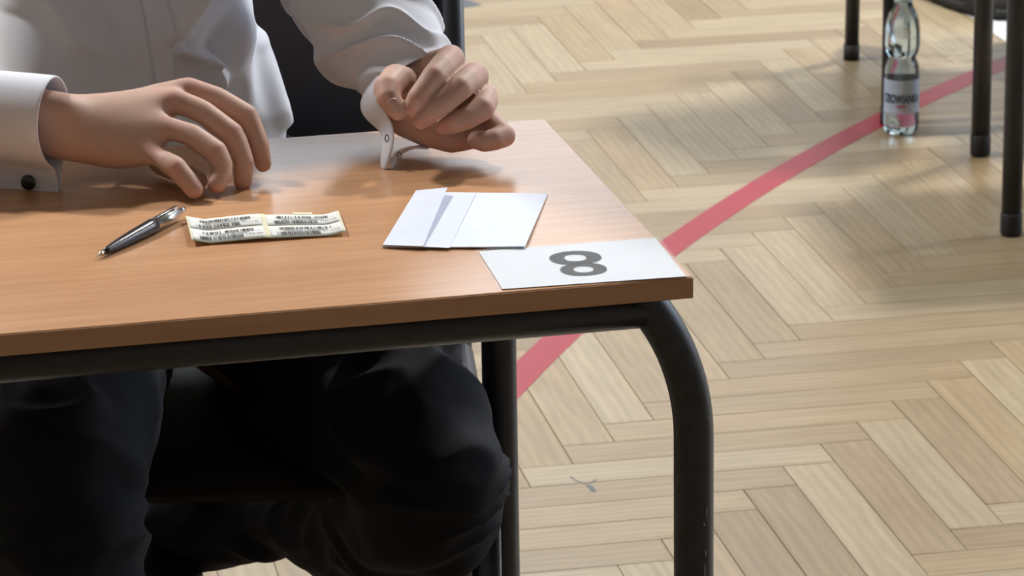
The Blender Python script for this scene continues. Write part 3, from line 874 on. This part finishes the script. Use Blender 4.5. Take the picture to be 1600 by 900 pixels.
# join into one body mesh
vs = []; fs = []
for o in (hr, hl, tor):
    n0 = len(vs); vs += [v.co.copy() for v in o.data.vertices]; fs += [tuple(n0 + k for k in p.vertices) for p in o.data.polygons]
for o in (hr, hl, tor):
    bpy.data.objects.remove(o)
body = from_py('body', vs, fs, M_skin, person); rel(body)
knots = [(at(*k[:3]), k[3]) for k in (
    [(299, 128, .395, 12), (270, 146, .372, 12), (258, 186, .350, 10), (236, 230, .335, 9), (386, 170, .366, 9), (364, 202, .345, 9), (340, 232, .322, 9), (276, 258, .31, 8),
     (411, 258, .35, 9), (379, 287, .335, 9), (339, 290, .315, 9), (304, 299, .30, 9),
     (706, 84, .392, 13), (750, 108, .385, 12), (772, 150, .380, 12), (780, 172, .365, 10), (712, 142, .345, 10), (680, 115, .350, 10), (655, 150, .342, 9), (644, 172, .345, 10), (658, 192, .342, 10),
     (694, 200, .345, 9), (792, 212, .352, 11), (690, 222, .365, 16), (640, 200, .370, 14), (720, 224, .365, 14), (606, 140, .362, 9), (742, 186, .345, 9), (764, 168, .350, 9)])]
kp = np.array([tuple(p - PO) for p, _ in knots]); kr = np.array([r for _, r in knots]) * .001
co = np.empty(len(body.data.vertices) * 3); body.data.vertices.foreach_get('co', co); co = co.reshape(-1, 3)
red = np.zeros(len(co))
for p_, r_ in zip(kp, kr): red = np.maximum(red, np.exp(-((co - p_) ** 2).sum(1) / (r_ * 1.0) ** 2))
ra_ = body.data.attributes.new('redness', 'FLOAT', 'POINT'); ra_.data.foreach_set('value', red * .38)

def nail(p, nrm, along, w_, l_):
    nrm = nrm.normalized(); along = (along - nrm * along.dot(nrm)).normalized(); side = nrm.cross(along)
    v = []; f = []; n = 8
    for j in range(n + 1):
        for i in range(n + 1):
            a, b_ = i / n * 2 - 1, j / n * 2 - 1
            a, b_ = a * sqrt(1 - .42 * b_ * b_), b_ * sqrt(1 - .42 * a * a)
            v.append(p + side * a * w_ + along * b_ * l_ - nrm * (a * a * w_ * .45 + max(0, b_) ** 2 * l_ * .15) - PO)
    for j in range(n):
        for i in range(n):
            k = j * (n + 1) + i; f.append((k, k + 1, k + n + 2, k + n + 1))
    o = from_py('fingernail', v, f, M_nail, body)
    md = o.modifiers.new('s', 'SOLIDIFY'); md.thickness = .0006
toC = (CAM - wrL).normalized()
p_ = at(617, 165, .354) + toC * .0086; nail(p_, toC + Vector((.25, 0, .1)), at(622, 176, .352) - at(610, 155, .36), .0052, .0068)
p_ = at(648, 163, .352) + toC * .0082; nail(p_, toC + Vector((-.15, 0, -.2)), at(644, 170, .352) - at(655, 152, .352), .0046, .0058)

# --- shirt ------------------------------------------------------------
shirt = empty('shirt', (0, 0, 0)); shirt.parent = person
def fold(d, w_): return exp(-(d / w_) ** 2)
def seg_d(p, a, b_):
    ab = b_ - a; t = max(0, min(1, (p - a).dot(ab) / ab.length_squared)); return (p - (a + ab * t)).length, t
def flat2(x, y, Y=.60):
    q = at(x, y, Y); return Vector((q.x, q.z))
FOLDS = [  # (px a, px b, width m, height m)
    ((395, -40), (290, 68), .012, -.013), ((400, 5), (345, 75), .014, -.010), ((283, 78), (328, 97), .0045, .010), ((328, 97), (345, 170), .0060, .010), ((300, 110), (330, 200), .016, -.006),
    ((300, -30), (275, 40), .016, .010), ((330, 10), (300, 60), .014, .008), ((398, 20), (345, 125), .010, .010), ((375, 60), (385, 215), .012, .007), ((420, 90), (455, 213), .008, .006),
    ((350, 130), (400, 215), .010, -.006), ((60, -40), (120, 60), .014, .007), ((95, 0), (150, 75), .008, .005), ((140, 20), (200, 110), .014, -.005), ((20, 40), (60, 130), .020, .005),
    ((266, 20), (270, 40), .0035, .0025), ((266, 50), (272, 62), .0030, .0025), ((268, 72), (274, 84), .0030, .0022)]
FO = [(flat2(*a), flat2(*b_), w_, h) for a, b_, w_, h in FOLDS]
ZS = [(.60, .150, .115, .700), (.70, .142, .108, .690), (.745, .146, .106, .685), (.80, .122, .100, .685), (.85, .112, .098, .690), (.92, .130, .100, .700), (1.0, .155, .105, .720), (1.08, .170, .105, .735), (1.14, .16, .085, .745), (1.18, .08, .065, .735)]
TCX = -.372
def zs(z):
    for a, b_ in zip(ZS[:-1], ZS[1:]):
        if z <= b_[0]:
            t = max(0, (z - a[0]) / (b_[0] - a[0])); t = t * t * (3 - 2 * t) if False else t
            return [lerp(a[k], b_[k], t) for k in (1, 2, 3)]
    return list(ZS[-1][1:])
def torso_pt(th, z, off=0):
    hw, hd, cy = zs(z)
    x = TCX + cos(th) * hw; y = cy + sin(th) * hd
    nrm = Vector((cos(th) / hw, sin(th) / hd, 0)).normalized()
    d = 0
    if sin(th) < .35:
        p2 = Vector((x, z))
        for a, b_, w_, h in FO:
            dd, t = seg_d(p2, a, b_); d += 1.5 * h * fold(dd, w_)
        d += .003 * noise.noise(Vector((x * 14, z * 10, 3.1)))
    return Vector((x, y, z)) + nrm * (d + off)
nth, nz = 260, 190; v = []; f = []
for j in range(nz + 1):
    z = .60 + .58 * (j / nz)
    for i in range(nth): v.append(torso_pt(2 * pi * i / nth, z) - PO)
for j in range(nz):
    for i in range(nth): f.append((j * nth + i, j * nth + (i + 1) % nth, (j + 1) * nth + (i + 1) % nth, (j + 1) * nth + i))
from_py('shirt_front', v, f, M_shirt, shirt)
# placket strip following the front
v = []; f = []; nzp, nxp = 90, 8
def th_at(x, z):
    hw, hd, cy = zs(z); return -math.acos(max(-1, min(1, (x - TCX) / hw)))
for j in range(nzp + 1):
    z = .70 + .40 * j / nzp
    zt = (z - .80)
    xl, xr = -.3590 - zt * .115, -.3402 - zt * .080
    for i in range(nxp + 1):
        x = lerp(xl, xr, i / nxp); v.append(torso_pt(th_at(x, z), z, .0034) - PO)
for j in range(nzp):
    for i in range(nxp):
        k = j * (nxp + 1) + i; f.append((k, k + 1, k + nxp + 2, k + nxp + 1))
pl = from_py('placket', v, f, M_shirt, shirt); md = pl.modifiers.new('s', 'SOLIDIFY'); md.thickness = .0030; md.offset = -1

def sleeve(name, stations, wr_amp, seed, phase, skew, freq):
    """cloth tube through (centre, radius across, radius up) with compression folds"""
    P = [Vector(s[0]) for s in stations]; R_ = [s[1] for s in stations]; n = 150; nt_ = 220; v = []; f = []
    cum = [0]
    for a, b_ in zip(P[:-1], P[1:]): cum.append(cum[-1] + (b_ - a).length)
    def ev(arr, s):
        for k in range(len(cum) - 1):
            if s <= cum[k + 1] + 1e-9:
                t = (s - cum[k]) / (cum[k + 1] - cum[k])
                p0 = arr[max(k - 1, 0)]; p1 = arr[k]; p2 = arr[k + 1]; p3 = arr[min(k + 2, len(arr) - 1)]
                return (p1 * 2 + (p2 - p0) * t + (p0 * 2 - p1 * 5 + p2 * 4 - p3) * t * t + (p1 * 3 - p0 - p2 * 3 + p3) * t * t * t) * .5
        return arr[-1]
    prev = None
    for j in range(nt_ + 1):
        s = cum[-1] * j / nt_
        c = ev(P, s); r = ev(R_, s); a = ev(P, min(s + .004, cum[-1])) - ev(P, max(s - .004, 0))
        e1, e2 = ring_frame(a, prev); prev = e1
        fade = min(1, (cum[-1] - s) / .02 + .25)
        for i in range(n):
            th = 2 * pi * i / n
            q = Vector((cos(th) * 1.6 + seed, sin(th) * 1.6, s * 16))
            ph = s * freq + skew * cos(th - phase) + 2.6 * noise.noise(q * .7)
            wv = sin(ph); d = exp(-(wv / .42) ** 2) - .35
            amp = wr_amp * (.45 + .9 * max(0, noise.noise(q * .55 + Vector((7, 3, 1))) + .45))
            d = d * amp + .0035 * noise.noise(q * .6)
            v.append(c + (e1 * cos(th) + e2 * sin(th)) * (r + d * fade) - PO)
    for j in range(nt_):
        for i in range(n): f.append((j * n + i, j * n + (i + 1) % n, (j + 1) * n + (i + 1) % n, (j + 1) * n + i))
    o = from_py(name, v, f, M_shirt, shirt)
    return o
sleeve('sleeve', [(shL + Vector((-.05, 0, -.01)), .075), (lerp(shL, elL, .5) + Vector((0, .02, 0)), .068), (elL + Vector((-.005, .01, .0)), .060), (at(538, -42, .565), .056), (at(577, 32, .515), .0550),
        (at(616, 84, .478), .0500), (at(640, 116, .452), .044), (at(658, 140, .434), .040)], .0085, 2.0, 2.2, 3.2, 62)
cuff_axis = (wrR - elR).normalized()
sleeve('sleeve', [(shR + Vector((.05, 0, -.01)), .075), (lerp(shR, elR, .5), .066), (elR, .060), (wrR - cuff_axis * .14, .050), (wrR - cuff_axis * .065, .036)], .0060, 9.0, 0, 2.2, 80)

def ribbon(name, rows, m, parent, th, lab=None, smooth_it=True):
    """rows: list of polylines of equal length"""
    nR, nC = len(rows), len(rows[0])
    v = [Vector(p) - PO for r in rows for p in r]; f = []
    for j in range(nR - 1):
        for i in range(nC - 1): f.append((j * nC + i, j * nC + i + 1, (j + 1) * nC + i + 1, (j + 1) * nC + i))
    o = from_py(name, v, f, m, parent)
    s1 = o.modifiers.new('d', 'SOLIDIFY'); s1.thickness = th; s1.offset = 0
    sb = o.modifiers.new('b', 'SUBSURF'); sb.levels = 2; sb.render_levels = 2
    if lab: o['label'] = lab
    return o
# right cuff: folded band fastened into a fin at the bottom
cu_c = at(84, 190, .368)                       # centre of the mouth
a_ = Vector((cos(radians(-27)), sin(radians(-27)), -.04)).normalized()
u_ = (Vector((0, 0, 1)) - a_ * a_.z).normalized(); s__ = a_.cross(u_)      # s points to the camera side
if s__.y > 0: s__ = -s__
rows = []
for k, (back, sc0) in enumerate(((0, 1.0), (-.003, 1.012), (-.02, 1.01), (-.045, 1.0), (-.060, .99), (-.063, .97))):
    prof = []
    fin = .026
    low = -.0420
    prof.append((.0030 + .0022, low - fin)); prof.append((.0026 + .0008, low - fin * .55)); prof.append((.0050, low - .002))
    for i in range(19):
        th = radians(-90 + 16 + (360 - 32) * i / 18)
        prof.append((.0345 * cos(th) * (1 if cos(th) > 0 else 1.02), .0385 * sin(th)))
    prof.append((-.0048, low - .002)); prof.append((-.0016, low - fin * .55)); prof.append((-.0012, low - fin))
    rows.append([cu_c + a_ * (back + (.006 * max(0, -q[1] / .06) if k == 0 else 0)) + s__ * (q[0] * sc0) + u_ * (q[1] * sc0) for q in prof])
ribbon('cuff', rows, M_shirt, shirt, .0020, 'fastened french cuff')
lk = cu_c - a_ * .021 + u_ * -.0535 + s__ * .0060
t_ = bmesh.new(); tube(t_, [lk - s__ * .006, lk + s__ * .0015, lk + s__ * .003, lk + s__ * .0036], [.0022, .0066, .0066, .0052], 32)
cl = obj('cufflink', t_, M_onyx, shirt); rel(cl); cl['label'] = 'round black cufflink'
# left cuff: hanging open
E1 = [(594, 116, .412), (588, 126, .406), (586, 143, .398), (593, 164, .392), (607, 180, .385), (615, 196, .380), (617, 214, .374), (614, 232, .369), (608, 250, .365), (604, 266.5, .3625)]
Em = [(590, 119, .424), (580, 133, .416), (571, 150, .410), (577, 168, .402), (590, 184, .394), (603, 198, .387), (607, 215, .379), (605, 232, .374), (601, 249, .369), (599, 265.5, .366)]
E2 = [(585, 124, .436), (571, 142, .430), (562, 158, .424), (563, 176, .415), (576, 192, .405), (593, 204, .396), (598, 217, .388), (597, 231, .380), (595, 247, .374), (594, 263.5, .371)]
ribbon('cuff', [[at(*p) for p in E] for E in (E1, Em, E2)], M_shirt, shirt, .0026, 'open unfastened cuff end')
G1 = [(611, 267, .3615), (609, 256, .3645), (613, 244, .367), (623, 234, .369), (640, 229, .370), (656, 230, .371), (670, 233, .372)]
G2 = [(615, 265, .372), (614, 255, .375), (618, 246, .379), (628, 237, .384), (644, 231, .388), (658, 230, .390), (672, 231, .392)]
G3 = [(618, 262, .386), (618, 252, .388), (622, 244, .392), (632, 236, .397), (648, 229, .402), (662, 226, .405), (675, 226, .408)]
ribbon('cuff_flap', [[at(*p) for p in E] for E in (G1, G2, G3)], M_shirt, shirt, .0026)
for (x, y, Y, rx) in ((604.5, 216, .3745, 1), (624, 243, .3655, 1.2)):
    bm = bmesh.new(); c = at(x, y, Y) + toC * .003
    for k in range(14):
        a = 2 * pi * k / 14; q = c + RT * cos(a) * .0016 * rx + UP * sin(a) * .0031; q2 = c + RT * cos(a + .45) * .0016 * rx + UP * sin(a + .45) * .0031
        tube(bm, [q, q2], .0006, 6)
    bh = obj('buttonhole', bm, M_thread, shirt); rel(bh)

# --- trousers -----------------------------------------------------------
bm = bmesh.new()
limb(bm, [((cx - .07, .80, .58), .115), (lerp(hipR, kneeR, .5) + Vector((0, 0, .02)), .088), (kneeR + Vector((0, .02, .0)), .072), (kneeR + Vector((0, 0, -.06)), .070), (lerp(kneeR, ankR, .5), .070), (ankR + Vector((0, 0, .04)), .066)])
limb(bm, [((cx + .07, .80, .58), .115), (lerp(hipL, kneeL, .5) + Vector((0.02, 0, .03)), .094)])
limb(bm, [(at(520, 650, .58), .085), (at(590, 655, .50), .078), (at(640, 680, .42), .070), (at(675, 735, .39), .066), (at(665, 795, .42), .066), (at(610, 822, .50), .062), (at(535, 834, .58), .048), (at(435, 822, .66), .029), (at(335, 824, .73), .040), (at(262, 832, .76), .040)])
limb(bm, [(at(615, 600, .46), .052), (at(655, 650, .42), .058), (at(714, 742, .40), .044), (at(685, 805, .42), .052)])
limb(bm, [(at(625, 590, .52), .050), (at(570, 610, .62), .070)])
tro = fuse('trousers', bm, M_trouser, person, .005, 10)
me = tro.data
nrms = [v_.normal.copy() for v_ in me.vertices]
for vtx, vn in zip(me.vertices, nrms):
    p = vtx.co.copy(); q = Vector((p.x * 9 + p.z * 3, p.y * 9, p.z * 26 + 1.4 * noise.noise(p * 11)))
    vtx.co = p + vn * (.0055 * (1 - abs(noise.noise(q)) * 3.0) + .004 * noise.noise(p * 22))
rel(tro)
bm = bmesh.new()   # belt-height waistband
for z_, k_ in ((0, 0),):
    tube(bm, [(cx, .79, .60), (cx, .785, .64)], [.145, .140], 40)
wb = obj('belt', bm, M_leather, person); rel(wb)
# shoes worn: left one tucked under the seat with the heel lifted
ls = shoe('shoe_tucked', (0, 0, 0), 0, None, M_leather, sc_=1.0, tread=False)
for nm_, o in (('shoe', ls),):
    o.name = nm_
    o.parent = person
    o.location = at(262, 1078, .68) - PO
    o.rotation_euler = (radians(-62), radians(8), radians(160))
rs = shoe('shoe', (0, 0, 0), 0, None, M_leather, sc_=1.0, tread=False); rs.parent = person; rs.location = Vector((-.475, .22, 0)) - PO
# hair
bm = bmesh.new()
blob(bm, HC + HR @ Vector((0, .014, .022)), .104, (.82, .98, 1.08), HR)
hair = obj('hair', bm, M_hair, person)
for vtx in hair.data.vertices:
    d_ = HR.transposed() @ (vtx.co - HC)
    if d_.y < -.055 and d_.z < .07: vtx.co -= HR @ Vector((0, -.05, 0)) * 1.2
rel(hair)

# ================================================================== the neighbour, of whom the photograph shows one shoe
nb = empty('person', (1.40, 3.42, 0))
tag(nb, 'second person, seated at the next desk; only one black shoe shows behind the desk legs', 'person')
NO = Vector(nb.location)
n_mir = Matrix.Rotation(radians(-8.5), 3, 'Z')
def W2(x, y, z): return n_mir @ Vector((x, y, z))
bm = bmesh.new()
limb(bm, [(W2(0, .02, .56), .10), (W2(0, -.02, .80), .10), (W2(0, 0, 1.02), .12)])
for s in (-1, 1):
    limb(bm, [(W2(s * .07, 0, .62), .09), (W2(s * .10, .0, 1.05), .07), (W2(s * .19, 0, 1.12), .05), (W2(s * .24, -.14, .90), .04), (W2(s * .10, -.33, .82), .028), (W2(s * .05, -.38, .80), .022)])
    limb(bm, [(W2(s * .08, .0, .53), .075), (W2(s * .12, -.36, .54), .05), (W2(s * .13, -.10, .30), .045), (W2(s * .14, .28, .16), .032)])
limb(bm, [(W2(0, .0, 1.08), .06), (W2(0, -.05, 1.22), .05)])
blob(bm, W2(0, -.09, 1.33), .10, (.77, .96, 1.12)); blob(bm, W2(0, -.19, 1.30), .014)
nbod = fuse('body', bm, M_skin, nb, .008, 5)
nbod.data.attributes.new('redness', 'FLOAT', 'POINT')
bm = bmesh.new()
limb(bm, [(W2(0, .02, .58), .13), (W2(0, -.02, .80), .125), (W2(0, 0, 1.02), .14)])
for s in (-1, 1):
    limb(bm, [(W2(s * .10, .0, 1.05), .085), (W2(s * .19, 0, 1.12), .066), (W2(s * .24, -.14, .90), .055), (W2(s * .13, -.29, .84), .042)])
fuse('shirt', bm, M_shirt, nb, .009, 5)
bm = bmesh.new()
for s in (-1, 1):
    limb(bm, [(W2(s * .06, .02, .57), .12), (W2(s * .12, -.34, .545), .070), (W2(s * .13, -.20, .40), .068), (W2(s * .135, .0, .26), .060), (W2(s * .14, .26, .18), .052)])
fuse('trousers', bm, M_trouser, nb, .009, 5)
for k, (x, y, z, rx) in enumerate(((sp.x + .015, sp.y + .135, 0, 0), (sp.x + .34, sp.y + .10, 0, 0))):
    o = shoe('shoe', (0, 0, 0), 0, None, M_rubber, sc_=1.25); o.parent = nb; o.location = Vector((x, y, z)) - NO; o.rotation_euler = (0, 0, radians(14))
bm = bmesh.new(); blob(bm, W2(0, -.07, 1.35), .106, (.80, .95, 1.06)); obj('hair', bm, M_hair, nb)
